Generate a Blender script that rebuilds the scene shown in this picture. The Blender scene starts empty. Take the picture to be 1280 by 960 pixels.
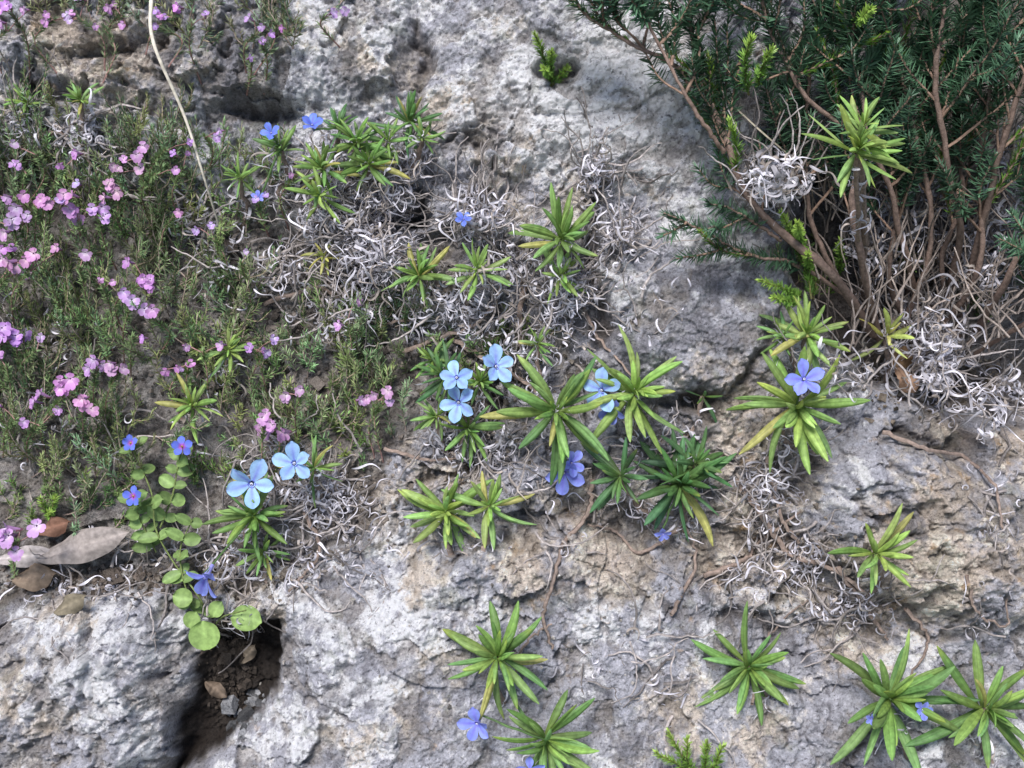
import bpy, math, random
import numpy as np

rng = np.random.default_rng(7)
T = math.radians(60); D = 1.6; CZ = 0.95
B3 = np.array([[1,0,0],[0,math.cos(T),math.sin(T)],[0,-math.sin(T),math.cos(T)]],float)
ORG = np.array([0,0,CZ],float)
UP = np.array([0,math.sin(T),math.cos(T)])
def to_world(P): return ORG + np.asarray(P,float)@B3

# ------------------------------------------------------------------ noise
def _hash(ix,iy,s):
    a=(ix.astype(np.int64)&0xffffffff).astype(np.uint64); b=(iy.astype(np.int64)&0xffffffff).astype(np.uint64)
    h=(a*np.uint64(374761393)+b*np.uint64(668265263)+np.uint64((s*2246822519)&0xffffffff))&np.uint64(0xffffffff)
    h=((h^(h>>np.uint64(13)))*np.uint64(1274126177))&np.uint64(0xffffffff)
    h=((h^(h>>np.uint64(15)))*np.uint64(2246822519))&np.uint64(0xffffffff)
    return (h^(h>>np.uint64(16))).astype(np.float64)/4294967296.0
def perlin(x,y,s=0):
    x0=np.floor(x);y0=np.floor(y);fx=x-x0;fy=y-y0
    ux=fx*fx*fx*(fx*(fx*6-15)+10);uy=fy*fy*fy*(fy*(fy*6-15)+10)
    def g(dx,dy):
        a=_hash(x0+dx,y0+dy,s)*2*np.pi
        return np.cos(a)*(fx-dx)+np.sin(a)*(fy-dy)
    return 1.45*((g(0,0)*(1-ux)+g(1,0)*ux)*(1-uy)+(g(0,1)*(1-ux)+g(1,1)*ux)*uy)
def fbm(x,y,o=5,s=0,gain=.5,ridge=False):
    a=1;t=0;n=0
    for i in range(o):
        p=perlin(x,y,s+i*17)
        if ridge:p=1-2*np.abs(p)
        t=t+a*p;n+=a;a*=gain
        x,y=x*1.6+y*1.2+3.1,-x*1.2+y*1.6+7.7
    return t/n
def worley(x,y,s=0):
    xi=np.floor(x);yi=np.floor(y)
    f1=np.full(x.shape,9.);f2=np.full(x.shape,9.);hx=np.zeros_like(x);bx=np.zeros_like(x);by=np.zeros_like(x)
    for dx in(-1,0,1):
        for dy in(-1,0,1):
            cx=xi+dx;cy=yi+dy
            px=cx+_hash(cx,cy,s);py=cy+_hash(cx,cy,s+5)
            d=np.hypot(px-x,py-y)
            c=d<f1
            f2=np.where(c,f1,np.minimum(f2,d))
            hx=np.where(c,_hash(cx,cy,s+9),hx);bx=np.where(c,x-px,bx);by=np.where(c,y-py,by)
            f1=np.where(c,d,f1)
    return f1,f2,hx,bx,by
def sstep(a,b,x):
    t=np.clip((x-a)/(b-a),0,1);return t*t*(3-2*t)
def stair(x,sharp=.16):
    f=np.floor(x);return f+sstep(.5-sharp,.5+sharp,x-f)
def dseg(px,py,pts):
    d=np.full(px.shape,1e9)
    for (a,b),(c,e) in zip(pts[:-1],pts[1:]):
        vx,vy=c-a,e-b;L=vx*vx+vy*vy+1e-9
        t=np.clip(((px-a)*vx+(py-b)*vy)/L,0,1)
        d=np.minimum(d,np.hypot(px-a-t*vx,py-b-t*vy))
    return d
def sdpoly(px,py,pts):
    d=dseg(px,py,pts+[pts[0]])
    ins=np.zeros(px.shape,bool);n=len(pts)
    for i in range(n):
        x1,y1=pts[i];x2,y2=pts[(i+1)%n]
        if y1==y2:continue
        c=((y1>py)!=(y2>py))&(px<(x2-x1)*(py-y1)/(y2-y1)+x1)
        ins^=c
    return np.where(ins,d,-d)

# ------------------------------------------------------------------ terrain
def terrain(u,v):
    X=u*1000+640;Y=480-v*1000
    wx=X+22*fbm(u*7,v*7,4,11)+14*fbm(u*32,v*32,4,13);wy=Y+22*fbm(u*7+9,v*7,4,12)+14*fbm(u*32,v*32+5,4,14)
    h=0.045*fbm(u*1.3,v*1.3+.4,3,1)
    def raise_(poly,amt,soft):
        return amt*sstep(-6,soft,sdpoly(wx,wy,poly))
    h=h+raise_([(-900,800),(0,775),(70,762),(150,742),(222,770),(240,830),(228,900),(212,990),(200,1500),(-900,1500)],.068,70)
    h=h+raise_([(352,745),(470,695),(570,652),(700,640),(830,665),(900,720),(960,790),(1010,830),(2300,860),(2300,1500),(240,1500),(262,960),(300,930),(345,880)],.06,80)
    h=h+raise_([(985,590),(1060,540),(1140,520),(1215,560),(1300,610),(2000,600),(2000,830),(1200,800),(1080,770),(1000,700)],.06,70)
    h=h+raise_([(540,-600),(536,120),(520,235),(620,240),(720,225),(830,262),(880,330),(940,350),(960,250),(1000,60),(1100,-600)],.035,50)
    h=h+raise_([(745,330),(860,330),(975,380),(985,470),(900,520),(780,470)],.03,50)
    h=h+raise_([(-900,-600),(505,-600),(515,130),(480,150),(350,160),(250,170),(0,120),(-900,100)],.03,50)
    sl=sdpoly(wx,wy,[(-700,185),(0,180),(120,215),(260,235),(380,275),(460,330),(520,380),(560,470),(500,560),(470,660),(350,728),(240,768),(120,738),(0,765),(-700,780)])
    soilL=sstep(-25,30,sl)
    sr=sdpoly(wx,wy,[(985,330),(1040,180),(1100,60),(1300,-300),(2300,-300),(2300,560),(1290,540),(1200,525),(1130,490),(1050,440)])
    soilShadeR=sstep(-25,40,sr)
    s3=sstep(-20,20,sdpoly(wx,wy,[(500,300),(620,285),(720,320),(750,400),(770,500),(700,580),(560,600),(500,560),(520,400)]))
    h=h-.035*soilL-.12*soilShadeR-.02*s3
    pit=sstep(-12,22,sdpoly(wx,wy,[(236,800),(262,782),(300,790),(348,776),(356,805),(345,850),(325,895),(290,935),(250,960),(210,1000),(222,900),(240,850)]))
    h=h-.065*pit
    crk=0*X;cn=sstep(-.45,.25,fbm(u*14+5,v*14,3,15))
    def crack(pts,w,dep):
        nonlocal h,crk
        d=dseg(wx,wy,pts);g=np.exp(-(d/(w*(.6+.7*cn)))**2)*(.2+.8*cn)
        h=h-dep*g;crk=np.maximum(crk,g*min(1,dep/.02))
    crack([(522,-80),(512,20),(534,70),(530,130),(505,200),(518,250),(525,280)],8,.024)
    crack([(480,273),(520,268),(560,282)],13,.05)
    crack([(300,135),(330,145),(355,140)],13,.045)
    crack([(678,92),(705,97)],12,.04)
    crack([(588,155),(600,185)],8,.03)
    crack([(20,95),(60,120),(110,118)],10,.03)
    crack([(820,745),(850,770),(930,770),(985,800)],9,.022)
    crack([(975,380),(960,440),(880,500),(800,520)],10,.03)
    crack([(1130,555),(1190,560),(1215,540)],14,.05)
    crack([(1010,580),(980,650),(1030,740),(1110,800)],10,.022)
    crack([(755,240),(740,330),(750,420)],10,.025)
    crack([(230,25),(200,60),(120,70)],8,.02)
    crack([(400,760),(445,775),(450,815),(420,850)],7,.014)
    crack([(620,60),(640,130),(600,200)],6,.010)
    rough=1-.5*np.clip(soilL+soilShadeR+pit,0,1)
    a=u+.03*fbm(u*8,v*8,3,21);b=v+.03*fbm(u*8,v*8,3,22)
    f1,f2,hh,bx,by=worley(a*5.5,b*5.5,31)
    blk=.016*(hh-.5)+.014*(bx*np.cos(hh*40)+by*np.sin(hh*40))
    a1=u+.016*fbm(u*22,v*22,5,25);b1=v+.016*fbm(u*22,v*22,5,26)
    f1,f2,hh,bx,by=worley(a1*15+3,b1*19,33)
    blk2=.009*(hh-.5)+.013*(bx*np.cos(hh*50)+by*np.sin(hh*50))
    a2=u+.009*fbm(u*50,v*50,4,23);b2=v+.009*fbm(u*50,v*50,4,24)
    f1,f2,hh3,bx,by=worley(a2*44,b2*50,35)
    blk3=.0038*(hh3-.5)+.007*(bx*np.cos(hh3*60)+by*np.sin(hh3*60))
    reg=sstep(-.25,.35,fbm(u*3,v*3,2,44))
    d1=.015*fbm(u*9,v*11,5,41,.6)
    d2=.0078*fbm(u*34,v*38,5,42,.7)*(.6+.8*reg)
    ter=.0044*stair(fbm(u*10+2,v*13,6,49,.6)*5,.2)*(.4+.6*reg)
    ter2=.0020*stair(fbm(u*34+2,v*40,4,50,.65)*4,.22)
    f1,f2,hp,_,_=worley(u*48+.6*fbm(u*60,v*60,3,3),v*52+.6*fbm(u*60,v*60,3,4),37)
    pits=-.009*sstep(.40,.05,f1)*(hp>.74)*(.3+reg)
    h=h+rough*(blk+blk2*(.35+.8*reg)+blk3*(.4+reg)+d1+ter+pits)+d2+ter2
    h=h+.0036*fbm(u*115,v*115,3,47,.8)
    soil=np.clip(np.maximum(np.maximum(soilL*.9,soilShadeR),np.maximum(pit,s3*.6)),0,1)
    return h,X,Y,wx,wy,soil,crk,pit,(blk2+blk3+d2+ter2+pits),reg,hh3,soilShadeR,hh

def axis(lo,hi,st,LO,HI):
    a=list(np.arange(lo,hi,st));x=hi;s=st
    while x<HI:
        a.append(x);s*=1.12;x+=s
    a.append(HI);x=lo;s=st;b=[]
    while x>LO:
        s*=1.12;x-=s;b.append(max(x,LO))
    return np.array(b[::-1]+a)
us=axis(-.74,.74,.0016,-4,4);vs=axis(-.56,.58,.0016,-1.25,4.2)
U,Vv=np.meshgrid(us,vs)
h,X,Y,wx,wy,soil,crk,pit,det,reg,hh3,soilShadeR,hh2=terrain(U,Vv)
def Hn(u,v):
    u=np.clip(np.asarray(u,float),us[0],us[-1]-1e-6);v=np.clip(np.asarray(v,float),vs[0],vs[-1]-1e-6)
    i=np.clip(np.searchsorted(us,u)-1,0,len(us)-2);j=np.clip(np.searchsorted(vs,v)-1,0,len(vs)-2)
    a=(u-us[i])/(us[i+1]-us[i]);b=(v-vs[j])/(vs[j+1]-vs[j])
    return h[j,i]*(1-a)*(1-b)+h[j,i+1]*a*(1-b)+h[j+1,i]*(1-a)*b+h[j+1,i+1]*a*b
def H(u,v): return float(Hn(u,v))
def W(px,py,up=0.0):
    """place on the slope, px/py are millimetres on the slope plan, up = height above the rock"""
    u=(px-640)/1000;v=(480-py)/1000
    w=H(u,v)+up;k=(D-w)/D
    u,v=u*k,v*k
    return np.array([u,v,H(u,v)+up])
def WA(px,py,up):
    u=(np.asarray(px,float)-640)/1000;v=(480-np.asarray(py,float))/1000
    w=Hn(u,v)+up;k=(D-w)/D
    return np.stack([u*k,v*k,Hn(u*k,v*k)+up],-1)
def L3(px,py,w):
    k=(D-w)/D
    return np.array([(px-640)/1000*k,(480-py)/1000*k,w])

# ------------------------------------------------------------------ mesh builder
class MB:
    def __init__(s): s.V=[];s.F=[];s.C=[];s.M=[];s.n=0
    def add(s,V,F,C,mat=0):
        V=np.asarray(V,float).reshape(-1,3);F=np.asarray(F,int).reshape(-1,4)
        C=np.asarray(C,float)
        if C.ndim==1:C=np.tile(C,(len(V),1))
        s.V.append(V);s.F.append(F+s.n);s.C.append(C);s.M.append(np.full(len(F),mat));s.n+=len(V)
    def batch(s,tv,tf,tc,R,P,cols,mat=0):
        k=len(P);n=len(tv)
        V=np.einsum('kij,nj->kni',R,tv)+P[:,None,:]
        C=cols[:,None,:]*tc[None,:,:]
        F=tf[None]+(np.arange(k)*n)[:,None,None]
        s.add(V.reshape(-1,3),F.reshape(-1,4),C.reshape(-1,3),mat)
    def build(s,name,mats,origin=None,smooth=True):
        V=np.concatenate(s.V);F=np.concatenate(s.F);C=np.clip(np.concatenate(s.C),0,1);M=np.concatenate(s.M)
        Wd=to_world(V)
        o=Wd.mean(0) if origin is None else to_world(origin)
        me=bpy.data.meshes.new(name)
        me.vertices.add(len(V));me.vertices.foreach_set('co',(Wd-o).astype(np.float32).ravel())
        me.loops.add(F.size);me.loops.foreach_set('vertex_index',F.astype(np.int32).ravel())
        me.polygons.add(len(F));me.polygons.foreach_set('loop_start',np.arange(0,F.size,4,dtype=np.int32))
        me.polygons.foreach_set('material_index',M.astype(np.int32))
        me.polygons.foreach_set('use_smooth',np.full(len(F),smooth))
        at=me.attributes.new('Col','FLOAT_COLOR','POINT')
        at.data.foreach_set('color',np.concatenate([C,np.ones((len(C),1))],1).astype(np.float32).ravel())
        for m in mats:me.materials.append(m)
        me.update();me.validate()
        ob=bpy.data.objects.new(name,me);ob.location=o
        bpy.context.scene.collection.objects.link(ob);return ob
def nrm(a): return a/np.maximum(np.linalg.norm(a,axis=-1,keepdims=True),1e-9)
def frames(d,n):
    y=nrm(d);x=nrm(np.cross(y,n));z=np.cross(x,y)
    return np.stack([x,y,z],-1)
def grid_faces(a,b):
    i=np.arange((a-1)*(b-1));r=i//(b-1);c=i%(b-1);k=r*b+c
    return np.stack([k,k+1,k+b+1,k+b],-1)
def catmull(p,n):
    p=np.asarray(p,float);p=np.vstack([2*p[0]-p[1],p,2*p[-1]-p[-2]]);m=len(p)-3
    t=np.linspace(0,m-1e-6,n);i=t.astype(int);f=(t-i)[:,None]
    a,b,c,d=p[i],p[i+1],p[i+2],p[i+3]
    return .5*((2*b)+(c-a)*f+(2*a-5*b+4*c-d)*f**2+(3*b-a-3*c+d)*f**3)
def tube(mb,pts,r0,r1,col,mat=0,sides=5,var=.15):
    pts=np.asarray(pts,float);n=len(pts)
    t=nrm(np.gradient(pts,axis=0))
    e=np.cross(t[0],[.3,.5,.8]);e=e/np.linalg.norm(e);E=[]
    for i in range(n):
        e=e-t[i]*e.dot(t[i]);e=e/max(np.linalg.norm(e),1e-9);E.append(e)
    E=np.array(E);Fv=np.cross(t,E)
    r=np.linspace(r0,r1,n)*(1+var*rng.normal(size=n)*.6)
    a=np.arange(sides+1)*2*np.pi/sides
    V=pts[:,None]+r[:,None,None]*(np.cos(a)[None,:,None]*E[:,None]+np.sin(a)[None,:,None]*Fv[:,None])
    c=np.asarray(col)[None,None]*(1+var*rng.normal(size=(n,sides+1,1)))
    mb.add(V,grid_faces(n,sides+1),c.reshape(-1,3),mat)
def rvec(k):return nrm(rng.normal(size=(k,3)))

# ------------------------------------------------------------------ materials
def newmat(name):
    m=bpy.data.materials.new(name);m.use_nodes=True;nt=m.node_tree;nt.nodes.clear()
    return m,nt,nt.nodes.new,nt.links.new
def colmat(name,rough,trans=0.,nscale=120,nstr=.35,bump=.0,spec=.4,bdist=.001):
    m,nt,N,Lk=newmat(name)
    out=N('ShaderNodeOutputMaterial');p=N('ShaderNodeBsdfPrincipled');at=N('ShaderNodeAttribute');at.attribute_name='Col'
    tc=N('ShaderNodeTexCoord');no=N('ShaderNodeTexNoise');no.inputs['Scale'].default_value=nscale;no.inputs['Detail'].default_value=4
    Lk(tc.outputs['Object'],no.inputs['Vector'])
    mr=N('ShaderNodeMapRange');mr.inputs['From Min'].default_value=.25;mr.inputs['From Max'].default_value=.75
    mr.inputs['To Min'].default_value=1-nstr;mr.inputs['To Max'].default_value=1+nstr
    Lk(no.outputs['Fac'],mr.inputs['Value'])
    mu=N('ShaderNodeVectorMath');mu.operation='SCALE';Lk(at.outputs['Color'],mu.inputs[0]);Lk(mr.outputs[0],mu.inputs['Scale'])
    Lk(mu.outputs[0],p.inputs['Base Color']);p.inputs['Roughness'].default_value=rough
    p.inputs['Specular IOR Level'].default_value=spec
    if bump>0:
        b=N('ShaderNodeBump');b.inputs['Strength'].default_value=bump;b.inputs['Distance'].default_value=bdist
        n2=N('ShaderNodeTexNoise');n2.inputs['Scale'].default_value=nscale*3;n2.inputs['Detail'].default_value=3
        Lk(tc.outputs['Object'],n2.inputs['Vector']);Lk(n2.outputs['Fac'],b.inputs['Height']);Lk(b.outputs[0],p.inputs['Normal'])
    if trans>0:
        tr=N('ShaderNodeBsdfTranslucent');mx=N('ShaderNodeMixShader');mx.inputs[0].default_value=trans
        Lk(mu.outputs[0],tr.inputs['Color']);Lk(p.outputs[0],mx.inputs[1]);Lk(tr.outputs[0],mx.inputs[2]);Lk(mx.outputs[0],out.inputs[0])
    else:Lk(p.outputs[0],out.inputs[0])
    return m
M_LEAF=colmat('leaf_green',.55,.25,160,.32,.3,.35,.0007)
M_NEED=colmat('heath_needle',.42,.12,60,.3,0,.45)
M_PET=colmat('petal',.6,.3,220,.14,.2,.25,.0006)
M_BARK=colmat('bark',.85,0,220,.45,.7,.2,.0015)
M_DRY=colmat('dry_leaf',.75,.15,150,.35,.3,.25)

def rockmat():
    m,nt,N,Lk=newmat('limestone')
    out=N('ShaderNodeOutputMaterial');p=N('ShaderNodeBsdfPrincipled');at=N('ShaderNodeAttribute');at.attribute_name='Col'
    tc=N('ShaderNodeTexCoord')
    def noise(s,d=6,r=.6):
        n=N('ShaderNodeTexNoise');n.inputs['Scale'].default_value=s;n.inputs['Detail'].default_value=d;n.inputs['Roughness'].default_value=r
        Lk(tc.outputs['Object'],n.inputs['Vector']);return n
    def mr(src,a,b,c,d):
        k=N('ShaderNodeMapRange');k.inputs['From Min'].default_value=a;k.inputs['From Max'].default_value=b
        k.inputs['To Min'].default_value=c;k.inputs['To Max'].default_value=d;Lk(src,k.inputs['Value']);return k.outputs[0]
    n1=noise(80,8,.75);n2=noise(400,4,.7);n3=noise(190,4,.65)
    f=N('ShaderNodeMath');f.operation='MULTIPLY';Lk(mr(n1.outputs['Fac'],.3,.7,.66,1.45),f.inputs[0]);Lk(mr(n2.outputs['Fac'],.3,.7,.70,1.42),f.inputs[1])
    g=N('ShaderNodeMath');g.operation='MULTIPLY';Lk(f.outputs[0],g.inputs[0]);Lk(mr(n3.outputs['Fac'],.34,.42,.38,1.),g.inputs[1])
    mu=N('ShaderNodeVectorMath');mu.operation='SCALE';Lk(at.outputs['Color'],mu.inputs[0]);Lk(g.outputs[0],mu.inputs['Scale'])
    mn=N('ShaderNodeVectorMath');mn.operation='MINIMUM';Lk(mu.outputs[0],mn.inputs[0]);mn.inputs[1].default_value=(.85,.845,.86)
    Lk(mn.outputs[0],p.inputs['Base Color']);p.inputs['Roughness'].default_value=.9;p.inputs['Specular IOR Level'].default_value=.2
    b=N('ShaderNodeBump');b.inputs['Strength'].default_value=1.;b.inputs['Distance'].default_value=.008;Lk(n1.outputs['Fac'],b.inputs['Height'])
    b2=N('ShaderNodeBump');b2.inputs['Strength'].default_value=.9;b2.inputs['Distance'].default_value=.0028;Lk(n2.outputs['Fac'],b2.inputs['Height']);Lk(b.outputs[0],b2.inputs['Normal'])
    Lk(b2.outputs[0],p.inputs['Normal']);Lk(p.outputs[0],out.inputs[0]);return m
M_ROCK=rockmat()

# ------------------------------------------------------------------ rock face
def mixc(c,t,k): return c*(1-k[...,None])+np.array(t)*k[...,None]
def blob(x,y,rx,ry): return np.exp(-(((X-x)/rx)**2+((Y-y)/ry)**2))
c=np.zeros(U.shape+(3,))+np.array([.425,.42,.465])
big=fbm(U*3.2,Vv*3.2,5,61,.6);med=fbm(U*13,Vv*13,6,62,.7);fin=fbm(U*60,Vv*60,4,63,.8)
wh=sstep(.0,.15,big*.3+med*.8+fin*.45+.55*blob(760,125,160,110)+.2*blob(120,850,160,90)+.12*blob(450,820,200,100)+.16*(hh2-.5)-.04)
c=mixc(c,[.86,.845,.865],wh*.92)
tanb=.55*blob(1150,650,190,140)+.5*blob(850,690,180,60)+.5*blob(60,90,140,60)+.4*blob(640,720,100,50)+.4*blob(470,600,160,90)+.3*blob(500,90,120,90)+.3*blob(920,520,80,60)+.2*blob(700,250,100,40)+.1*blob(820,860,150,60)
tan=sstep(.15,.44,med*.6+fbm(U*6+4,Vv*6,4,65)*.7+fin*.35+tanb*.9)
c=mixc(c,[.55,.44,.33],tan*.7)
c=mixc(c,[.84,.76,.65],sstep(.11,.31,fbm(U*18,Vv*18,5,66,.7)+fin*.3+tanb*.3-.05)*tan*.8)
c=mixc(c,[.50,.31,.14],sstep(.22,.46,fbm(U*22,Vv*22,5,67,.7)+tanb*.42-.14)*.72)
c=mixc(c,[.175,.17,.19],sstep(.10,.28,fbm(U*11+3,Vv*9,5,68,.7)+fin*.25+.15*(hh3-.5)-.35*blob(760,130,150,110)+.25*blob(870,420,110,110)+.2*blob(280,90,80,60))*.75)
c=mixc(c,[.27,.29,.20],sstep(.2,.42,fbm(U*17+8,Vv*17+3,5,74,.7))*.35)
c=mixc(c,[.12,.115,.125],sstep(.24,.40,fbm(U*75,Vv*75,4,72,.75)+.25*fbm(U*10,Vv*10,3,73))*.75)
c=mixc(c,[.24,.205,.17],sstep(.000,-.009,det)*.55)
c=mixc(c,[.11,.09,.075],np.clip(crk,0,1)*.75)
sn=fbm(U*30,Vv*30,4,70,.7)
soilc=mixc(np.zeros_like(c)+np.array([.12,.10,.085]),[.34,.31,.28],sstep(-.2,.35,sn)*(1-.85*soilShadeR))  # soil kept darker behind the shrub, with its shade painted into the colour
soilk=sstep(.38,.85,soil+.65*med+.15*sn)
c=c*(1-soilk[...,None]*.87)+soilc*soilk[...,None]*.87
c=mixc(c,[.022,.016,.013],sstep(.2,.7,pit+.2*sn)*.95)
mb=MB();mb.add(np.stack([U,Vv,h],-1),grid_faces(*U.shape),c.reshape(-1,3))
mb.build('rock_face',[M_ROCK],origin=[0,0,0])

g=MB();gs=np.concatenate([-np.geomspace(300,.5,30),np.linspace(-.4,.4,5),np.geomspace(.5,300,30)])
gx,gy=np.meshgrid(gs,gs);gz=.03*fbm(gx*.8,gy*.8,3,90)
Gw=np.stack([gx,gy,gz],-1).reshape(-1,3);Gl=(Gw-ORG)@B3.T
gc=mixc(np.zeros(gx.shape+(3,))+np.array([.22,.19,.15]),[.10,.13,.05],sstep(-.2,.3,fbm(gx*.3,gy*.3,4,91)))
g.add(Gl,grid_faces(*gx.shape),gc.reshape(-1,3));g.build('ground',[M_ROCK],origin=(np.array([0,0,0])-ORG)@B3.T)

# ------------------------------------------------------------------ templates
def leaf_geo(L,hw,th0,k,nl=10,tip=4.,base=.55,fold=1.):
    s=np.linspace(0,1,nl)**.9;th=th0+k*s**1.3
    dy=np.sin(th);dz=np.cos(th);ds=np.diff(s)
    y=np.concatenate([[0],np.cumsum((dy[1:]+dy[:-1])/2*ds)])*L;z=np.concatenate([[0],np.cumsum((dz[1:]+dz[:-1])/2*ds)])*L
    w=hw*(.25+.75*np.sin(np.clip(s/.60,0,1)*np.pi/2)**1.1)*np.sqrt(np.clip(1-s**tip,0.012,1))
    x=np.array([-1,-.66,-.3,0,.3,.66,1]);zz=np.array([-.42,0,.16,-.14,.16,0,-.42])*fold
    n_y=-np.cos(th);n_z=np.sin(th)
    V=np.zeros((nl,7,3));V[...,0]=x[None]*w[:,None]
    V[...,1]=y[:,None]+zz[None]*w[:,None]*n_y[:,None];V[...,2]=z[:,None]+zz[None]*w[:,None]*n_z[:,None]
    return V,x,s
F107=grid_faces(10,7)
def rosette(mb,c,ax,size,n=24,tone='mid',old=.07,spread=1.0,wid=.080):
    size=size*.93;n=int(n*1.25)
    ax=nrm(np.asarray(ax,float));e1=nrm(np.cross(ax,[.2,.9,.1]));e2=np.cross(ax,e1)
    base={'bright':(.20,.31,.095),'mid':(.13,.235,.075),'dark':(.055,.14,.06),'yellow':(.36,.38,.12)}[tone]
    ph0=rng.uniform(0,6.28)
    for i in range(n):
        t=i/(n-1);ph=ph0+i*2.39996+rng.normal()*.24
        th=math.radians((92-74*t**1.05)*spread+rng.normal()*11)
        L=size*(1.0-.50*t**1.6)*rng.uniform(.66,1.1)
        hw=L*wid*rng.uniform(.8,1.15)*(1+.15*t)
        V,xx,ss=leaf_geo(L,hw,th-.25,rng.uniform(.15,1.0),tip=rng.uniform(2.2,4.))
        tw=rng.normal()*.4;X0=V[...,0].copy();V[...,0]=X0*math.cos(tw);V[...,2]+=X0*math.sin(tw)
        sw=rng.normal()*.15;V[...,0]+=sw*L*(ss[:,None]**2)
        er=e1*math.cos(ph)+e2*math.sin(ph);et=np.cross(ax,er)
        P=c+V[...,0:1]*et+V[...,1:2]*er+V[...,2:3]*ax+ax*(t-.6)*size*.28+er*size*.02
        col=np.array(base)*rng.uniform(.62,1.25)*np.array([rng.uniform(.85,1.2),1,rng.uniform(.8,1.2)])
        col=col*(1+.28*t)+np.array([.04,.055,0])*t
        if rng.random()<old*(1.3-t) and t<.6:
            col=np.array([.38,.37,.12])*rng.uniform(.7,1.05)
        m=np.ones((10,7,1))*col
        m=m*(1+.36*np.exp(-(xx/.16)**2))[None,:,None]*(.85+.3*ss)[:,None,None]
        m=m+np.array([.05,.04,.0])*((1-ss)**2)[:,None,None]
        if rng.random()<.2: m=m+np.array([.12,.08,0.])*(np.clip(ss-.75,0,1)*4)[:,None,None]
        mb.add(P,F107,m.reshape(-1,3),0)
def petal_tmpl(hw,cup=.18,notch=0.):
    nl,nw=9,5;s=1-(1-np.linspace(0,1,nl))**1.35;x=np.linspace(-1,1,nw)
    w=hw*(.22+.78*np.sin(np.clip(s/.62,0,1)*np.pi/2)**1.1)*np.sqrt(np.clip(1-np.clip((s-.55)/.45,0,1)**2.6,.10,1))
    V=np.zeros((nl,nw,3));V[...,0]=w[:,None]*x;V[...,1]=s[:,None]*(1-.05*(x**2)[None]*s[:,None]**2-notch*(1-np.abs(x))[None]*s[:,None]**6)+.10
    V[...,2]=cup*np.sin(s*2.2)[:,None]-.05+.10*(x**2)[None]*s[:,None]
    return V.reshape(-1,3),grid_faces(nl,nw),np.repeat(s,nw),np.tile(x,nl)
PV,PF,ps,pxx=petal_tmpl(.34)
star=np.exp(-(pxx/.36)**2)*(1-ps*.7)
def mk(a,b):return np.array(a)[None]*(1-star[:,None])+np.array(b)[None]*star[:,None]
pale=mk([.38,.61,.90],[.24,.26,.80]);deep=mk([.18,.29,.85],[.17,.15,.62]);lil=mk([.30,.37,.90],[.22,.18,.76])
def ringR(ax,n,ph0,jit=.08,open_=0.):
    ax=nrm(np.asarray(ax,float));e1=nrm(np.cross(ax,[.31,.9,.12]));e2=np.cross(ax,e1)
    a=ph0+np.arange(n)*2*np.pi/n+rng.normal(size=n)*jit
    er=np.cos(a)[:,None]*e1+np.sin(a)[:,None]*e2
    op=open_+rng.normal(size=(n,1))*.18
    d=er*np.cos(op)+ax*np.sin(op)
    return frames(d,np.tile(ax,(n,1))+rng.normal(size=(n,3))*.22)
def flower(mb,c,ax,size,kind='pale',open_=.15,tube_len=1.0,ph=None):
    ax=nrm(np.asarray(ax,float));tc={'pale':pale,'deep':deep,'lilac':lil}[kind];size=size*.88
    R=ringR(ax,5,rng.uniform(0,6) if ph is None else ph,.1,open_)*size*rng.uniform(.88,1.08,(5,1,1))
    mb.batch(PV,PF,tc,R,np.tile(c,(5,1)),rng.uniform(.85,1.1,(5,1))*np.ones((5,3)),1)
    b=c-ax*size*tube_len+rng.normal(size=3)*size*.08
    tube(mb,np.array([c+ax*size*.05,c-ax*size*.15,(c+b)/2,b]),size*.17,size*.09,[.33,.33,.74],1,7,.03)
    tube(mb,np.array([c+ax*size*.04,c+ax*size*.075]),size*.07,size*.03,[.8,.8,.85],1,6,.02)
    for k in range(5):
        d=nrm(ax+.35*rvec(1)[0]);tube(mb,np.array([b-ax*size*.1,b+d*size*.25,b+d*size*.55]),size*.06,size*.02,[.09,.16,.05],0,4)
    return b
def curl_tmpl(turn,dec,wid,tw,z):
    wid*=1.3
    n=14;s=np.linspace(0,1,n);th=turn*s**(.8)+.35*np.sin(s*9+turn);r=1-dec*s
    dx=np.cos(th)*r;dy=np.sin(th)*r
    p=np.stack([np.cumsum(dx),np.cumsum(dy),s*z*n*.5+.3*np.sin(s*7+turn)],-1)/n
    w=wid*np.clip(1.2-s,.3,1)*np.clip(s*8+.3,0,1)
    q=np.stack([-np.sin(th)*np.sin(tw*6*s),np.cos(th)*np.sin(tw*6*s),np.cos(tw*6*s)],-1)*w[:,None]
    return np.stack([p-q,p+np.array([0,0,1])*w[:,None]*.5,p+q],1).reshape(-1,3),grid_faces(n,3)
CURLS=[curl_tmpl(*a) for a in[(5.5,.5,.026,.2,.2),(3.2,.2,.024,.35,.35),(7.5,.65,.024,.15,.15),(2.2,0,.022,.4,.4),(4.6,.3,.032,.1,.1),(6.2,.4,.024,.5,.5),(1.2,0,.022,.6,.3),(9.,.75,.024,.3,.4)]]
def curls(mb,P,size,mat,grey=.5,dirb=None):
    size=size*1.18
    k=len(P);ids=rng.integers(0,len(CURLS),k)
    for j,(tv,tf) in enumerate(CURLS):
        m=ids==j;q=P[m]
        if not len(q):continue
        d=rvec(len(q))+np.array([0,-.55,.1]);R=frames(d,rvec(len(q)))*(size*rng.uniform(.5,1.3,(len(q),1,1)))
        g=rng.random((len(q),1))
        col=np.where(g<grey+.28,np.array([[.72,.69,.75]]),np.array([[.44,.38,.34]]))*rng.uniform(.45,1.15,(len(q),1))
        mb.batch(tv,tf,np.ones((len(tv),3)),R,q,col,mat)
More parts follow.
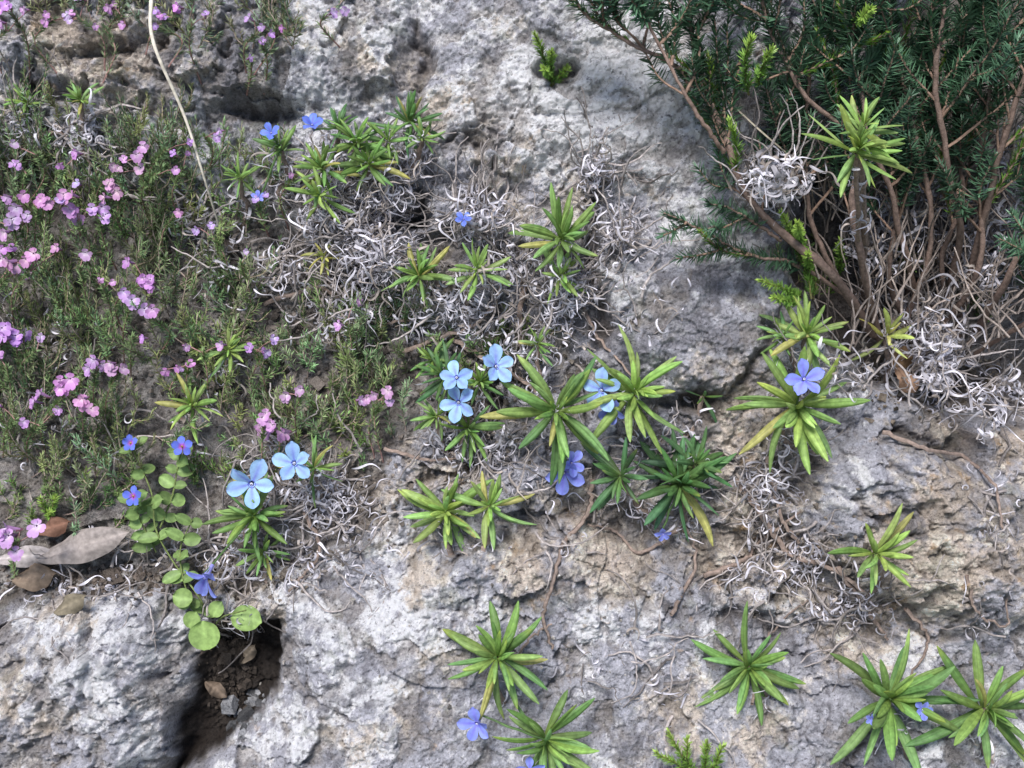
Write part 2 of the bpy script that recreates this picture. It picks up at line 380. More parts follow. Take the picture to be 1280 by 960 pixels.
NV=np.array([[-1,0,0],[0,0,.5],[1,0,0],[-1.1,.55,.12],[0,.55,.55],[1.1,.55,.12],[-.25,1,.05],[0,1,.12],[.25,1,.05]],float)
NF=grid_faces(3,3);NC=np.ones((9,3));NC[[1,4,7]]*=1.25
def needles(mb,pts,nl,spacing,per,ang,col,mat=0,start=.15,hw=.085,curve=0.,tipcol=None,whorl=False):
    pts=np.asarray(pts);seg=np.linalg.norm(np.diff(pts,axis=0),axis=1);cs=np.concatenate([[0],np.cumsum(seg)]);Lt=cs[-1]
    q=np.arange(start*Lt,Lt,spacing);q=np.repeat(q,per)+rng.uniform(-.4,.4,len(q)*per)*spacing*(.35 if whorl else 1)
    q=np.clip(q,0,Lt);k=len(q)
    if k==0:return
    P=np.stack([np.interp(q,cs,pts[:,i]) for i in range(3)],-1)
    tn=nrm(np.gradient(pts,axis=0));t=nrm(np.stack([np.interp(q,cs,tn[:,i]) for i in range(3)],-1))
    e1=nrm(np.cross(t,[.21,.34,.9]));e2=np.cross(t,e1)
    a=rng.uniform(0,2*np.pi,k);er=np.cos(a)[:,None]*e1+np.sin(a)[:,None]*e2
    f=q/Lt;an=ang*(1-.45*np.clip((f-.8)/.2,0,1))+rng.normal(size=k)*.14
    d=np.cos(an)[:,None]*t+np.sin(an)[:,None]*er
    ln=nl*rng.uniform(.75,1.15,k)*(1-.4*np.clip((f-.85)/.15,0,1))
    R=frames(d,t)
    S=np.stack([ln*hw,ln,ln*hw],-1)
    R=R*S[:,None,:]
    c=np.array(col)[None]*rng.uniform(.65,1.35,(k,1))
    if tipcol is not None:
        m=np.clip((f-.55)/.45,0,1)[:,None];c=c*(1-m)+np.array(tipcol)[None]*m*rng.uniform(.8,1.2,(k,1))
    mb.batch(NV,NF,NC,R,P,c,mat)

MATS=[M_LEAF,M_PET,M_BARK,M_DRY,M_NEED]
BARK=[.20,.145,.115];BARKR=[.25,.19,.16]
def wob(pts,n,amp):
    p=catmull(pts,n);k=rng.normal(size=(n,3))*amp;k[0]=0;k[-1]=0
    return p+k

# ------------------------------------------------------------------ lithodora plants
def litho(ros,flowers=(),stem=True,dry=30,up=.045,foot_at=None):
    mb=MB();cent=[]
    for (px,py,sz,tone,n,ax) in ros:
        c=W(px,py,up+rng.uniform(-.008,.012)) if foot_at is None else L3(px,py,up)
        cent.append(c)
        a=np.array([ax[0],ax[1],1.])
        rosette(mb,c,a,sz/1000,n,tone)
        if stem:
            foot=W(px-ax[0]*60+rng.normal()*12,py+55+ax[1]*25,-.006) if foot_at is None else W(*foot_at,-.006)
            m1=(c+foot)/2+np.array([rng.normal()*.008,-.008,-.006])
            st=wob([c-nrm(a)*.004,m1,foot],9,.0015)
            tube(mb,st,.0028,.0042,BARKR,2,6,.12)
            kk=int(dry*1.4)
            if kk:
                t=rng.random(kk);P=np.stack([np.interp(t,np.linspace(0,1,9),st[:,i]) for i in range(3)],-1)+rng.normal(size=(kk,3))*.008
                curls(mb,P,.036,3,.55)
    for (px,py,sz,kind,ax,hgt) in flowers:
        c=W(px,py,hgt);b=flower(mb,c,[ax[0],ax[1],1. if len(ax)<3 else ax[2]],sz/1000,kind,tube_len=.9)
        near=min(cent,key=lambda q:np.linalg.norm(q-b)) if cent else b-UP*.02
        if np.linalg.norm(near-b)<.12:
            tube(mb,wob([b,(b+near)/2+np.array([0,0,.004]),near],6,.0006),.0013,.0016,[.10,.18,.06],0,5)
    return mb.build('lithodora_plant',MATS,origin=W(ros[0][0],ros[0][1],0))
litho([(695,513,98,'mid',24,(.0,-.05))],[(705,592,27,'lilac',(-.1,-.5),.05),(714,578,18,'lilac',(.5,-.1),.045)],dry=25,up=.075)
litho([(792,492,84,'bright',24,(.25,.25))],[(752,488,27,'pale',(-.35,.1),.085),(765,512,20,'lilac',(-.2,-.5),.07)],up=.06)
litho([(995,507,106,'bright',23,(-.1,-.15))],[(1003,474,26,'lilac',(.0,.25),.11)],dry=30,up=.06)
litho([(850,605,88,'dark',28,(.1,.2)),(775,595,70,'dark',16,(-.3,-.1)),(870,580,66,'dark',14,(.3,.5))],[(829,668,12,'lilac',(0,-.8),.06)],dry=35,up=.05)
litho([(558,640,76,'bright',22,(-.15,.1)),(612,632,62,'bright',18,(.25,.15))],dry=20)
litho([(622,820,86,'mid',25,(.0,.15))],[],dry=12)
litho([(682,925,82,'mid',24,(.05,-.1))],[(596,905,24,'lilac',(-.3,-.3),.06),(662,962,18,'lilac',(0,-.2),.07)],dry=10)
litho([(940,838,92,'mid',25,(-.05,.0))],dry=14)
litho([(1125,885,110,'mid',25,(.0,.25))],[(1096,905,9,'lilac',(-.2,-.1),.10),(1168,899,13,'lilac',(.2,0),.10)],dry=14,up=.07)
litho([(1245,895,98,'mid',23,(.15,.15))],dry=14,up=.06)
litho([(1096,692,72,'bright',16,(.15,.05))],dry=12)
litho([(316,645,66,'mid',26,(.0,.25)),(392,585,48,'mid',14,(.3,.3))],[(314,605,32,'pale',(.0,-.15),.095),(368,579,28,'pale',(.05,.1),.095),(256,722,30,'lilac',(-.6,-1.0,.55),.06)],dry=45,up=.05)
litho([(240,507,52,'bright',18,(.0,.3)),(285,437,44,'bright',16,(.1,.4))],dry=25)
litho([(524,345,60,'mid',22,(-.1,.3)),(596,338,52,'bright',18,(.1,.35))],dry=80,up=.05)
litho([(702,298,72,'mid',24,(.1,.35)),(700,345,60,'bright',12,(.1,0.))],[(579,272,11,'deep',(0,.2),.06)],dry=90,up=.055)
litho([(403,212,54,'mid',20,(-.1,.35)),(446,178,56,'mid',22,(.0,.35)),(512,152,56,'dark',20,(.2,.3)),(462,205,52,'mid',18,(.1,.2)),(350,185,40,'mid',14,(-.2,.5)),(400,245,48,'bright',14,(0,-.1)),(425,160,40,'dark',14,(0,.5)),(485,175,44,'mid',14,(0,.3)),(530,175,36,'mid',10,(.3,.1))],[(391,157,16,'deep',(0,.4),.085),(338,165,14,'deep',(0,.4),.085),(322,246,10,'lilac',(0,.2),.05)],dry=70,up=.06)
litho([(1072,188,70,'bright',26,(.0,.35)),(1078,160,50,'bright',14,(0,.7))],dry=30,up=.27,foot_at=(1085,400))
litho([(1010,418,64,'bright',22,(-.1,.4))],dry=25,up=.06)
litho([(1108,420,62,'yellow',9,(.1,.3))],dry=25,up=.14)
litho([(32,128,36,'mid',16,(.0,.4)),(108,130,34,'mid',16,(.0,.4))],dry=70,up=.045)
litho([(405,320,34,'yellow',12,(0,0)),(300,222,36,'mid',14,(-.2,.3))],dry=15,up=.045)
litho([(556,470,52,'dark',18,(-.2,.3)),(600,478,50,'mid',18,(0,.3)),(585,535,60,'mid',18,(-.1,-.2)),(672,430,40,'mid',12,(0,.4)),(545,520,44,'mid',14,(-.3,0)),(540,450,44,'mid',12,(-.3,.4))],
      [(620,458,26,'pale',(.2,.2),.085),(570,472,23,'pale',(-.1,.2),.09),(573,503,26,'pale',(-.1,-.1),.09)],dry=30,up=.045)
litho([(1128,322,46,'mid',9,(.2,.4)),(980,420,40,'mid',12,(-.4,.2))],dry=20,up=.06)
litho([(880,495,46,'dark',7,(.3,.1))],dry=10,up=.03)
litho([(330,690,50,'mid',14,(0,-.3))],dry=18,up=.03)
mb=MB();c=W(695,513,.085)
curls(mb,c+rng.normal(size=(60,3))*.005,.012,0,.9)
mb.build('dried_flower_bud',[M_DRY])

# ------------------------------------------------------------------ withered foliage mats with wiry twigs
def twig(mb,px,py,hmax,col=(.27,.24,.23),r=(.001,.0022),steps=7,st=.014,up=0.):
    p=[W(px,py,rng.uniform(0,hmax*.7))]
    d=nrm(rvec(1)[0]*np.array([1,1,.4])+UP*up)
    for k in range(steps):
        d=nrm(d+rvec(1)[0]*.5+UP*up*.3);q=p[-1]+d*st
        hh=H(q[0],q[1]);q[2]=min(max(q[2],hh-.001),hh+hmax);p.append(q)
    tube(mb,wob(p,steps*2+2,.0005),rng.uniform(*r),.0007,np.array(col)*rng.uniform(.5,1.5),2,4)
def clump(mb,px,py,rx,ry,n,size=.037,hmax=.05,grey=.55,tw=6,up=0.):
    n=int(n*1.3)
    X_=px+rng.normal(size=n)*rx*.5;Y_=py+rng.normal(size=n)*ry*.5
    P=WA(X_,Y_,rng.random(n)**1.2*hmax);curls(mb,P,size,3,grey)
    for i in range(tw): twig(mb,px+rng.normal()*rx*.55,py+rng.normal()*ry*.55,hmax,up=up)
mb=MB()
for a in [(450,290,38,75,400),(480,225,30,50,190),(400,250,30,40,110),(600,268,34,26,220),(570,380,60,45,100),(430,390,50,35,170),(350,340,40,30,80),
          (745,215,18,32,100),(775,285,30,45,120),(715,360,30,28,230),(700,420,50,40,40),(800,380,50,50,20),(480,330,45,35,180),(640,420,40,60,80),(270,330,45,45,50),(240,270,40,30,50),(630,330,45,35,120)]:
    clump(mb,*a,tw=int(a[4]/6),up=.3)
mb.build('withered_foliage',MATS)
mb=MB()
for a in [(965,222,34,26,240),(1170,440,28,55,430),(1100,300,45,45,120),(1230,320,50,60,180),(1240,500,40,40,80),(1060,460,50,35,40),(1150,250,50,50,80),(1270,250,30,70,100),(1130,400,30,25,80)]:
    clump(mb,*a,hmax=.15,size=.046,tw=int(a[4]/5),up=.6)
mb.build('withered_foliage',MATS)
mb=MB()
for a in [(400,620,55,40,200),(440,680,60,25,30),(380,700,40,40,50),(290,700,50,30,50),(340,570,50,35,60),(600,560,60,30,110),(640,600,50,25,25),(960,610,40,45,130),(1000,700,50,35,90),(1060,760,55,22,90),(930,730,50,25,30),
          (820,560,60,40,40),(700,670,60,50,10),(760,820,70,60,16),(840,860,60,50,16),(1250,640,40,80,22),(1220,760,40,40,8),(200,690,80,30,30),(100,735,90,20,40),(290,775,40,14,20),(80,170,70,25,60),(30,155,18,18,90),(112,160,18,18,90),(80,560,90,60,40),(60,450,80,80,40)]:
    clump(mb,*a,hmax=.03,tw=int(a[4]/5)+4)
mb.build('withered_foliage',MATS)

mb=MB()
def stemline(pts,r0,r1,col=BARKR,h=.012):
    P=[W(x,y,h+rng.uniform(-.004,.006)) for x,y in pts]
    tube(mb,wob(P,len(pts)*7,.0011),r0,r1,col,0,6,.12)
for pts,r in [([(740,600),(735,640),(705,680),(690,730),(680,770),(690,810)],.0036),([(850,660),(800,690),(770,665),(735,655)],.0026),
              ([(920,600),(950,640),(985,690),(1040,710),(1080,740)],.0045),([(960,570),(975,640),(1000,680)],.0035),([(1050,710),(1090,770),(1110,800)],.003),
              ([(880,720),(930,700),(945,680),(1000,640)],.0032),([(1100,540),(1150,560),(1200,570),(1240,610),(1250,660)],.003),([(1210,720),(1215,760),(1250,780),(1262,750)],.0022),
              ([(655,350),(650,400),(655,450),(690,500)],.0042),([(560,420),(610,450),(660,480),(690,510)],.0036),([(480,560),(540,575),(600,565)],.0026),
              ([(840,770),(870,700),(850,640)],.0026),([(740,330),(735,400),(790,470)],.003),([(330,380),(400,360),(450,400),(520,400)],.003),
              ([(380,640),(400,690),(360,740)],.003),([(940,880),(960,800),(1010,750)],.002),([(640,850),(660,800),(690,780)],.0022),([(1130,760),(1160,800),(1140,860)],.0026),
              ([(500,440),(600,400),(640,330)],.003),([(10,200),(70,165),(120,210),(160,260)],.003)]:
    stemline(pts,r,r*.5)
mb.build('woody_stems',[M_BARK])

# ------------------------------------------------------------------ heath shrub
mb=MB()
DK=[.058,.12,.068]
stems=[[(1092,418,-.04),(1045,350,.05),(985,300,.08),(930,245,.10),(897,170,.12),(868,105,.13),(852,30,.15),(862,-60,.17)],
 [(868,108,.13),(830,75,.14),(780,50,.15),(725,15,.17),(690,-30,.18)],
 [(905,190,.12),(880,140,.15),(820,20,.17),(800,-50,.18)],
 [(1100,425,-.05),(1075,335,.07),(1062,250,.11),(1078,150,.15),(1062,60,.17),(1050,-60,.2)],
 [(1180,400,-.07),(1203,290,.06),(1185,200,.12),(1170,100,.16),(1190,0,.19),(1195,-80,.2)],
 [(1195,420,-.07),(1235,260,.08),(1270,130,.14),(1320,0,.18),(1330,-80,.2)],
 [(1150,400,-.06),(1130,300,.05),(1100,200,.1),(1010,120,.14),(965,40,.16),(945,-60,.18)],
 [(1060,370,0),(990,330,.05),(945,322,.07),(900,305,.08),(860,287,.09),(822,268,.1)],
 [(975,300,.08),(940,280,.1),(905,262,.11),(875,250,.12)],
 [(1210,430,-.07),(1260,350,.05),(1310,250,.1),(1360,150,.15),(1390,50,.18)],
 [(1130,410,-.05),(1160,300,.04),(1145,180,.1),(1120,60,.13),(1110,-60,.17)],
 [(1170,420,-.05),(1220,330,.04),(1225,200,.09),(1240,80,.12),(1260,-60,.15)],
 [(1080,400,-.04),(1020,300,.03),(1000,200,.08),(1010,80,.1),(1030,-50,.12)],
 [(1220,440,-.06),(1290,400,.02),(1350,330,.08),(1400,280,.1)],
 [(1140,420,-.06),(1110,340,.02),(1120,250,.06),(1090,140,.1),(1085,20,.13)],
 [(1200,420,-.06),(1180,330,.01),(1210,240,.05),(1200,140,.08),(1225,30,.12)]]
rad=[.0062,.003,.003,.0052,.005,.005,.0045,.0028,.0024,.005,.0042,.0042,.004,.004,.004,.004]
for si,(st,r) in enumerate(zip(stems,rad)):
    P=catmull([L3(*q) for q in st],46)
    P=P+np.cumsum(rng.normal(size=P.shape)*.0008,0)
    tube(mb,P,r,r*.35,np.array([.20,.14,.115])*rng.uniform(.7,1.2),0,7,.12)
    low=si in(7,8)
    if low:
        needles(mb,P,.017,.0032,5,1.15,DK,1,.3 if si==7 else .35,.07,whorl=True)
    else: needles(mb,P,.017,.0036,5,1.1,DK,1,.75,.07,whorl=True)
    nsh={0:17,1:12,2:9}.get(si,16)
    if low:nsh=3 if si==7 else 1
    for k in range(nsh):
        t=rng.uniform(.38,.97)
        if si>=3 and not low:t=rng.uniform(.34,.97)
        i=int(t*45);o=P[i]
        L=rng.uniform(.07,.18)*(1.05-.3*t)
        if low:
            d=nrm(np.array([-.8,rng.normal()*.4,.2]));L*=.5
        else:
            d=nrm(np.array([rng.normal()*.55+(-.25 if si in(0,1,2) else 0),.75+rng.normal()*.25,rng.normal()*.35+.2]))
        b=nrm(d+np.array([rng.normal()*.3,.25,rng.normal()*.2]))
        pp=catmull([o,o+d*L*.5,o+d*L*.5+b*L*.5],14);pp=pp+np.cumsum(rng.normal(size=pp.shape)*.0006,0)
        tube(mb,pp,.0018,.001,[.24,.16,.12],0,4,.1)
        fresh=rng.random()<.12
        if fresh:needles(mb,pp,.011,.0024,3,.7,[.10,.2,.03],1,.08,.08,tipcol=[.22,.36,.05])
        else:needles(mb,pp,.0165,.0040,5,1.15,np.array(DK)*rng.uniform(.6,1.6),1,.12 if t>.45 else .35,.072,whorl=True)
        if rng.random()<.5:
            j=rng.integers(4,9);d2=nrm(d+rvec(1)[0]*.8);L2=L*.55
            p2=catmull([pp[j],pp[j]+d2*L2*.5,pp[j]+nrm(d2+UP*.4)*L2],10)
            tube(mb,p2,.0013,.0008,[.24,.16,.12],0,4,.1);needles(mb,p2,.0155,.0040,5,1.1,np.array(DK)*rng.uniform(.8,1.4),1,.1,.072,whorl=True)
for k in range(170):
    a=rng.uniform(1020,1310);b=rng.uniform(200,440)
    p0=L3(a,b,rng.uniform(-.06,.06));d=nrm(np.array([rng.normal()*.5,.8,.15+rng.normal()*.2]))
    tube(mb,wob([p0,p0+d*.06,p0+nrm(d+rvec(1)[0]*.4)*.13],10,.001),.0016,.0008,np.array([.26,.215,.19])*rng.uniform(.4,1.5),0,4)
mb.build('heath_shrub',[M_BARK,M_NEED],origin=L3(1100,420,-.02))

def sprig(name,items,nl=.011,fresh=True):
    mb=MB()
    for (px,py,w0,qx,qy,w1) in items:
        P=wob([W(px,py,w0),W((px+qx)/2+rng.normal()*4,(py+qy)/2,(w0+w1)/2),W(qx,qy,w1)],14,.0007)
        tube(mb,P,.0014,.0007,[.14,.13,.05],0,4)
        needles(mb,P,nl,.0019,4,.85,[.15,.28,.05] if fresh else [.05,.11,.04],1,.05,.085,tipcol=[.32,.46,.09] if fresh else None)
    mb.build(name,[M_BARK,M_NEED],origin=W(items[0][0],items[0][1],0))
sprig('heath_sprig',[(690,108,0,668,38,.05),(692,108,0,690,60,.05),(694,110,0,712,75,.04),(690,108,0,680,78,.05)],.009)
sprig('heath_sprig',[(1010,375,.05,975,265,.12),(1015,375,.05,1000,320,.12),(1040,370,.06,1050,300,.14),(1000,372,.03,950,350,.09),(1000,380,.03,965,372,.08),(1020,360,.06,990,280,.13)],.010)
sprig('heath_sprig',[(920,215,.1,912,150,.13),(935,120,.1,938,45,.16),(945,110,.1,965,60,.16),(1045,55,.1,1090,10,.2)])
sprig('heath_sprig',[(870,975,0,838,920,.05),(872,975,0,862,925,.05),(876,975,0,885,928,.05),(880,975,0,905,932,.05),(866,975,0,820,940,.04)],.010)
sprig('moss_tuft',[(65,650,0,50,622,.03),(66,650,0,70,620,.03),(98,690,0,98,670,.03),(66,650,0,60,640,.04)],.008)

# ------------------------------------------------------------------ pink flowering thyme
PK,PKF,ks,kx=petal_tmpl(.46,.1,.2)
kc=np.exp(-(ks/.3)**2)[:,None]
pink=np.array([.60,.35,.66])[None]*(1-kc)+np.array([.80,.66,.82])[None]*kc
def pinkflower(mb,c,ax,size,tint):
    ax=nrm(ax)
    up=nrm(UP-ax*UP.dot(ax));sd=np.cross(up,ax)
    an=np.radians([180,125,235,22,-22])+rng.normal(size=5)*.1
    d=np.cos(an)[:,None]*up+np.sin(an)[:,None]*sd+ax*rng.normal(size=(5,1))*.25+ax*.15
    R=frames(d,np.tile(ax,(5,1)))*(size*np.array([1.15,.9,.9,.6,.6]))[:,None,None]
    mb.batch(PK,PKF,pink,R,np.tile(c,(5,1)),np.tile(tint,(5,1))*rng.uniform(.75,1.05,(5,1)),1)
    b=c-ax*size*1.1-UP*size*.35
    tube(mb,np.array([c,(c+b)/2,b]),size*.24,size*.14,[.46,.25,.48],1,6,.05)
    tube(mb,np.array([b+ax*size*.4,b,b-ax*size*.2]),size*.2,size*.1,[.22,.10,.13],0,6,.05)
    return b
def thyme(name,region,nst,clusters,hgt=.07,leafcol=(.20,.285,.125),seed=0,Ls=(.06,.13),dens=.0062):
    mb=MB()
    for k in range(nst):
        rx,ry,sx,sy=region[rng.integers(len(region))]
        x=rx+rng.normal()*sx*.6;y=ry+rng.normal()*sy*.6
        o=W(x,y,-.003);L=rng.uniform(*Ls)
        d=nrm(np.array([rng.normal()*.5,.6+rng.normal()*.28,.5+rng.normal()*.25]))
        pp=catmull([o,o+d*L*.5+rvec(1)[0]*L*.1,o+nrm(d+UP*.4)*L],12)
        tube(mb,pp,.0011,.0006,np.array([.40,.31,.27])*rng.uniform(.5,1.2),2,4,.1)
        lc=np.array(leafcol)*rng.uniform(.5,1.45)*np.array([rng.uniform(.8,1.25),1,rng.uniform(.8,1.3)])
        needles(mb,pp,.010,dens,3,.8,lc,0,.2,.08)
        for j in range(3):
            i=rng.integers(3,10);d2=nrm(d+rvec(1)[0]*.8);L2=L*rng.uniform(.2,.45)
            p2=catmull([pp[i],pp[i]+d2*L2*.5,pp[i]+nrm(d2+UP*.5)*L2],7)
            tube(mb,p2,.0008,.0005,[.3,.24,.17],2,3,.1);needles(mb,p2,.0085,dens*.8,3,.75,lc,0,.1,.085)
    for (x,y,n,s) in clusters:
        cc=W(x,y,hgt+rng.uniform(-.01,.02));foot=W(x+rng.normal()*15,y+rng.uniform(50,90),0)
        pp=catmull([foot,(cc+foot)/2+np.array([rng.normal()*.01,0,.008]),cc-np.array([0,.008,.004])],14)
        tube(mb,pp,.0012,.0007,[.34,.2,.18],2,4,.1);needles(mb,pp,.0095,.0045,3,.7,leafcol,0,.2,.09)
        tint=np.array([rng.uniform(.88,1.15),rng.uniform(.8,1.15),rng.uniform(.9,1.15)])
        for k in range(n):
            c=cc+np.array([rng.normal()*.014,rng.normal()*.008,rng.uniform(-.004,.008)])
            b=pinkflower(mb,c,np.array([rng.normal()*.6,-.15+rng.normal()*.35,1.]),s/1000*rng.uniform(.75,1.15),tint)
            tube(mb,np.array([b,(b+cc)/2-UP*.004,cc-UP*.012]),.0006,.0007,[.3,.17,.16],2,3)
        needles(mb,pp[-5:],.009,.002,3,.8,np.array(leafcol)*.9,0,0,.1)
    mb.build(name,MATS,origin=W(clusters[0][0],clusters[0][1],0))
cl=[(22,275,4,11),(60,242,4,10),(45,250,2,9),(95,270,4,10),(125,268,3,10),(150,228,4,9),(172,190,3,8),(205,176,2,7),(140,205,3,8),(35,328,4,10),(5,335,3,10),(22,410,4,11),(0,420,3,10),
    (180,343,5,10),(160,375,4,11),(190,390,1,9),(120,458,3,10),(146,458,3,10),(75,487,4,11),(102,494,3,11),(50,488,2,9),(15,515,1,8),(45,522,2,9),(20,668,5,13),(10,300,2,9),(75,197,2,8),(40,180,1,8),(30,205,2,8),
    (97,325,1,8),(130,350,2,7),(165,412,1,7),(10,240,2,9),(85,235,2,8),(215,260,1,6),(40,430,1,8),(10,450,1,8),(225,200,1,6),(190,205,1,7),(10,270,2,9)]
thyme('pink_thyme',[(60,330,80,100),(120,420,90,90),(60,520,80,80),(150,280,80,60),(230,400,70,90),(100,600,80,50),(20,240,60,60),(200,230,60,40),(10,450,60,100)],290,cl,.085)
cl2=[(345,528,6,10),(328,525,2,9),(375,487,2,9),(433,395,2,8),(466,497,3,9),(483,490,2,9),(230,450,3,8),(318,430,2,8),(250,430,2,8),(332,432,2,8),(300,320,1,6),(265,288,2,7),(320,245,2,6),(372,210,1,6),(255,160,2,7),(540,330,1,7)]
thyme('pink_thyme',[(420,450,70,40),(380,530,90,40),(300,480,60,60),(330,270,70,60),(470,500,40,40),(300,400,60,60),(470,420,50,30)],170,cl2,.05,(.22,.31,.13),Ls=(.04,.085))
cl3=[(20,12,3,7),(60,8,3,7),(100,14,3,7),(150,8,3,7),(185,12,3,7),(215,6,3,7),(320,32,2,7),(328,45,2,7),(405,10,2,7),(345,20,1,6),(240,20,1,7),(5,25,2,7),(310,60,1,6),(130,25,1,6)]
thyme('pink_thyme',[(60,25,70,15),(180,25,60,25),(240,50,20,25),(330,60,35,20),(130,15,60,15),(340,15,40,15)],70,cl3,.05,(.2,.26,.14),Ls=(.035,.07))
thyme('thyme_mat',[(40,640,60,30),(130,640,60,30),(280,600,50,30),(660,440,30,30),(590,440,60,15),(1000,350,30,20),(440,560,50,30),(1200,400,60,40)],110,[(235,447,1,5)],.03,(.15,.24,.07),Ls=(.025,.055))

# ------------------------------------------------------------------ blue pimpernel with round leaves
mb=MB()
def oval(c,d,n,L,hw,col,k=.4):
    V,xx,ss=leaf_geo(L,hw,1.4,k,tip=2.4,fold=.35)
    V[...,0]=xx[None]*(hw*np.sqrt(np.clip(1-(2*ss-1)**2*.97,.01,1)))[:,None]
    V[...,1]=ss[:,None]*L;V[...,2]=V[...,2]*0+(-.22*L*ss[:,None]**2)+.3*hw*(xx**2)[None]
    R=frames(np.array([d]),np.array([n]))[0]
    m=np.ones((10,7,1))*np.array(col)*rng.uniform(.7,1.15)*(1+.25*np.exp(-(xx/.15)**2))[None,:,None]
    mb.add(c+V.reshape(-1,3)@R.T,F107,m.reshape(-1,3),0)
OL=[.22,.33,.11]
paths=[[(262,790),(250,750),(215,700),(195,660),(190,620),(175,585),(163,556)],[(200,660),(215,620),(222,585),(228,560)],[(195,690),(175,650),(167,622)],[(262,790),(235,745),(225,690),(240,650)],[(262,790),(280,770),(305,765)]]
for pi_,pa in enumerate(paths):
    P=catmull([W(x,y,.02+.03*i/len(pa)) for i,(x,y) in enumerate(pa)],30)
    tube(mb,P,.0014,.0009,[.16,.2,.07],2,5)
    if pi_==4:continue
    for i in range(3,30,5):
        t=nrm(P[min(i+1,29)]-P[i-1]);s=nrm(np.cross(t,rvec(1)[0]+np.array([0,0,1.2])))
        for sg in(-1,1):
            oval(P[i],nrm(s*sg+t*.35+np.array([0,0,.25])),np.array([0,.3,1.])+rvec(1)[0]*.45,rng.uniform(.014,.027),rng.uniform(.006,.009),OL)
for (x,y,L,w,d) in [(255,775,.036,.019,(.15,-1,.1)),(290,770,.036,.016,(1,-.15,.15)),(245,765,.022,.011,(-.4,-.8,.1)),(240,750,.024,.012,(-.8,.2,.2)),(235,745,.02,.01,(-.6,-.7,.1)),(265,770,.02,.01,(.5,.8,.2)),(95,680,.02,.009,(.2,-1,.1)),(97,680,.016,.009,(-.6,-.6,.1))]:
    oval(W(x,y,.035),nrm(np.array(d,float)),np.array([0,.25,1.])+rvec(1)[0]*.2,L,w,[.26,.38,.12])
QV,QF,qs,qx=petal_tmpl(.42,.06)
qc=np.exp(-(qs/.2)**2)[:,None]
pim=np.array([.15,.21,.80])[None]*(1-qc)+np.array([.5,.08,.4])[None]*qc
for (x,y,s) in [(162,554,10),(228,558,12),(167,620,12)]:
    c=W(x,y,.065);R=ringR([rng.normal()*.4,.2,1],5,rng.uniform(0,6),.05,.1)*s/1000
    mb.batch(QV,QF,pim,R,np.tile(c,(5,1)),rng.uniform(.8,1.15,(5,1))*np.ones((5,3)),1)
    tube(mb,np.array([c,c+np.array([0,0,.003])]),.0014,.0006,[.7,.55,.1],1,6,.05)
    tube(mb,np.array([c-[0,0,.001],c-np.array([0,.012,.018]),c-np.array([0,.02,.035])]),.0008,.0008,[.15,.2,.07],2,4)
mb.build('blue_pimpernel',MATS,origin=W(262,790,0))

mb=MB();P=catmull([W(180,-15,.09),W(200,60,.10),W(225,140,.10),W(252,215,.085),W(275,288,.05)],30)
tube(mb,P,.0024,.0011,[.68,.62,.52],0,6,.06)
P=catmull([W(915,130,.06),W(950,165,.07),W(990,200,.09)],14);tube(mb,P,.0014,.0009,[.5,.44,.34],0,5,.06)
mb.build('dry_grass_stem',[M_DRY],origin=W(275,288,0))
def dead(px,py,L,hw,ang,col,h=.03,k=.5):
    mb=MB();V,xx,ss=leaf_geo(L,hw,1.4,k,tip=2.2,fold=.8,nl=22)
    V[...,0]=xx[None]*(hw*np.sin(np.pi*np.clip(ss*.96+.02,0,1))**.8*(1+.05*np.sin(ss*17)))[:,None]
    V[...,2]+=.007*np.sin(ss*7)[:,None]*xx[None]+.0008*rng.normal(size=V.shape[:2])
    d=np.array([math.cos(ang),math.sin(ang),.05]);R=frames(np.array([d]),np.array([[.1,.35,1.]]))[0]
    c=W(px,py,h);m=np.ones((22,7,1))*np.array(col)*(1+.35*np.exp(-(xx/.15)**2))[None,:,None]
    mb.add(c+V.reshape(-1,3)@R.T,grid_faces(22,7),m.reshape(-1,3),0);mb.build('dead_leaf',[M_DRY],origin=c)
dead(45,700,.125,.020,.28,[.30,.26,.24],.02,.3)
dead(-10,700,.085,.013,.1,[.38,.34,.33],.02,.3)
dead(45,665,.045,.012,.3,[.18,.095,.065],.02)
dead(15,725,.055,.017,.15,[.20,.15,.11],.02)
dead(60,770,.045,.012,.5,[.20,.17,.12],.02)
dead(258,850,.035,.009,-.6,[.16,.12,.09],.01)
dead(300,830,.030,.008,.9,[.20,.16,.12],.01)
dead(1110,455,.045,.014,.4,[.28,.18,.10],.06)
dead(1145,490,.04,.014,2.2,[.24,.15,.10],.05)

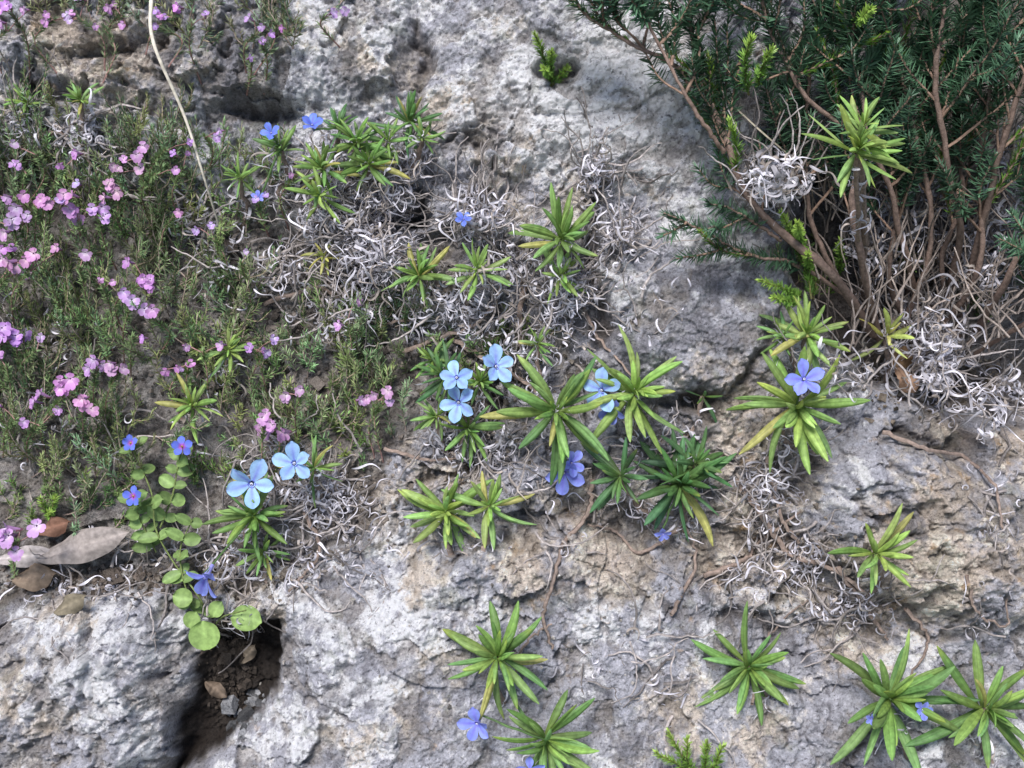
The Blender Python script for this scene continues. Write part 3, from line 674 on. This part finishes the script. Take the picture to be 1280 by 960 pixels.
mb=MB();cube=np.array([[-1,-1,-1],[1,-1,-1],[1,1,-1],[-1,1,-1],[-.7,-.7,1],[.8,-.6,.8],[.7,.8,1],[-.8,.6,.7]],float)
cf=np.array([[0,3,2,1],[4,5,6,7],[0,1,5,4],[1,2,6,5],[2,3,7,6],[3,0,4,7]])
def grit(px,py,rx,ry,n,s,col):
    P=WA(px+rng.normal(size=n)*rx*.6,py+rng.normal(size=n)*ry*.6,.0004*np.ones(n))
    R=frames(rvec(n),rvec(n))*(s*rng.lognormal(0,.5,(n,1,1)))*rng.uniform(.6,1.3,(n,1,3))
    mb.batch(cube,cf,np.ones((8,3)),R,P,np.array(col)[None]*rng.uniform(.3,1.8,(n,1)),0)
for a in [(288,835,22,45,600,.0016,(.06,.048,.04)),(292,788,28,8,120,.0016,(.10,.08,.065)),(120,725,110,16,400,.0016,(.16,.13,.11)),(300,712,80,26,350,.0016,(.2,.17,.14)),(1180,470,80,40,450,.002,(.17,.14,.11)),(420,620,80,50,400,.0016,(.27,.23,.2)),
          (300,400,180,120,900,.0018,(.2,.17,.15)),(620,480,90,80,400,.0016,(.22,.19,.16)),(1000,700,80,60,200,.0016,(.28,.24,.2)),(700,780,300,120,200,.001,(.4,.37,.34)),(305,895,25,30,45,.0032,(.22,.22,.23))]:
    grit(*a)
mb.build('soil_litter',[M_ROCK],smooth=False)

# ------------------------------------------------------------------ light, sky, camera
sc=bpy.context.scene
w=bpy.data.worlds.new('World');sc.world=w;w.use_nodes=True;nt=w.node_tree
bg=nt.nodes['Background'];sky=nt.nodes.new('ShaderNodeTexSky');sky.sky_type='NISHITA';sky.sun_disc=False
el,az=math.radians(61),math.radians(202)
sky.sun_elevation=el;sky.sun_rotation=az
nt.links.new(sky.outputs[0],bg.inputs[0]);bg.inputs[1].default_value=.15
sl=bpy.data.lights.new('sun','SUN');sl.energy=5.0;sl.angle=math.radians(20);sl.color=(1,.97,.945)
so=bpy.data.objects.new('sun',sl);sc.collection.objects.link(so)
from mathutils import Vector,Matrix
sd=Vector((math.sin(az)*math.cos(el),math.cos(az)*math.cos(el),math.sin(el)))
so.rotation_euler=sd.to_track_quat('Z','Y').to_euler();so.location=(0,-2,5)
cam=bpy.data.cameras.new('camera');cam.lens=45;cam.sensor_width=36;cam.clip_start=.02;cam.clip_end=1000
co=bpy.data.objects.new('camera',cam);sc.collection.objects.link(co)
p=to_world([0,0,D]);M=Matrix(((B3[0,0],B3[1,0],B3[2,0],p[0]),(B3[0,1],B3[1,1],B3[2,1],p[1]),(B3[0,2],B3[1,2],B3[2,2],p[2]),(0,0,0,1)))
co.matrix_world=M;sc.camera=co
sc.view_settings.view_transform='Standard';sc.view_settings.look='None';sc.view_settings.exposure=0
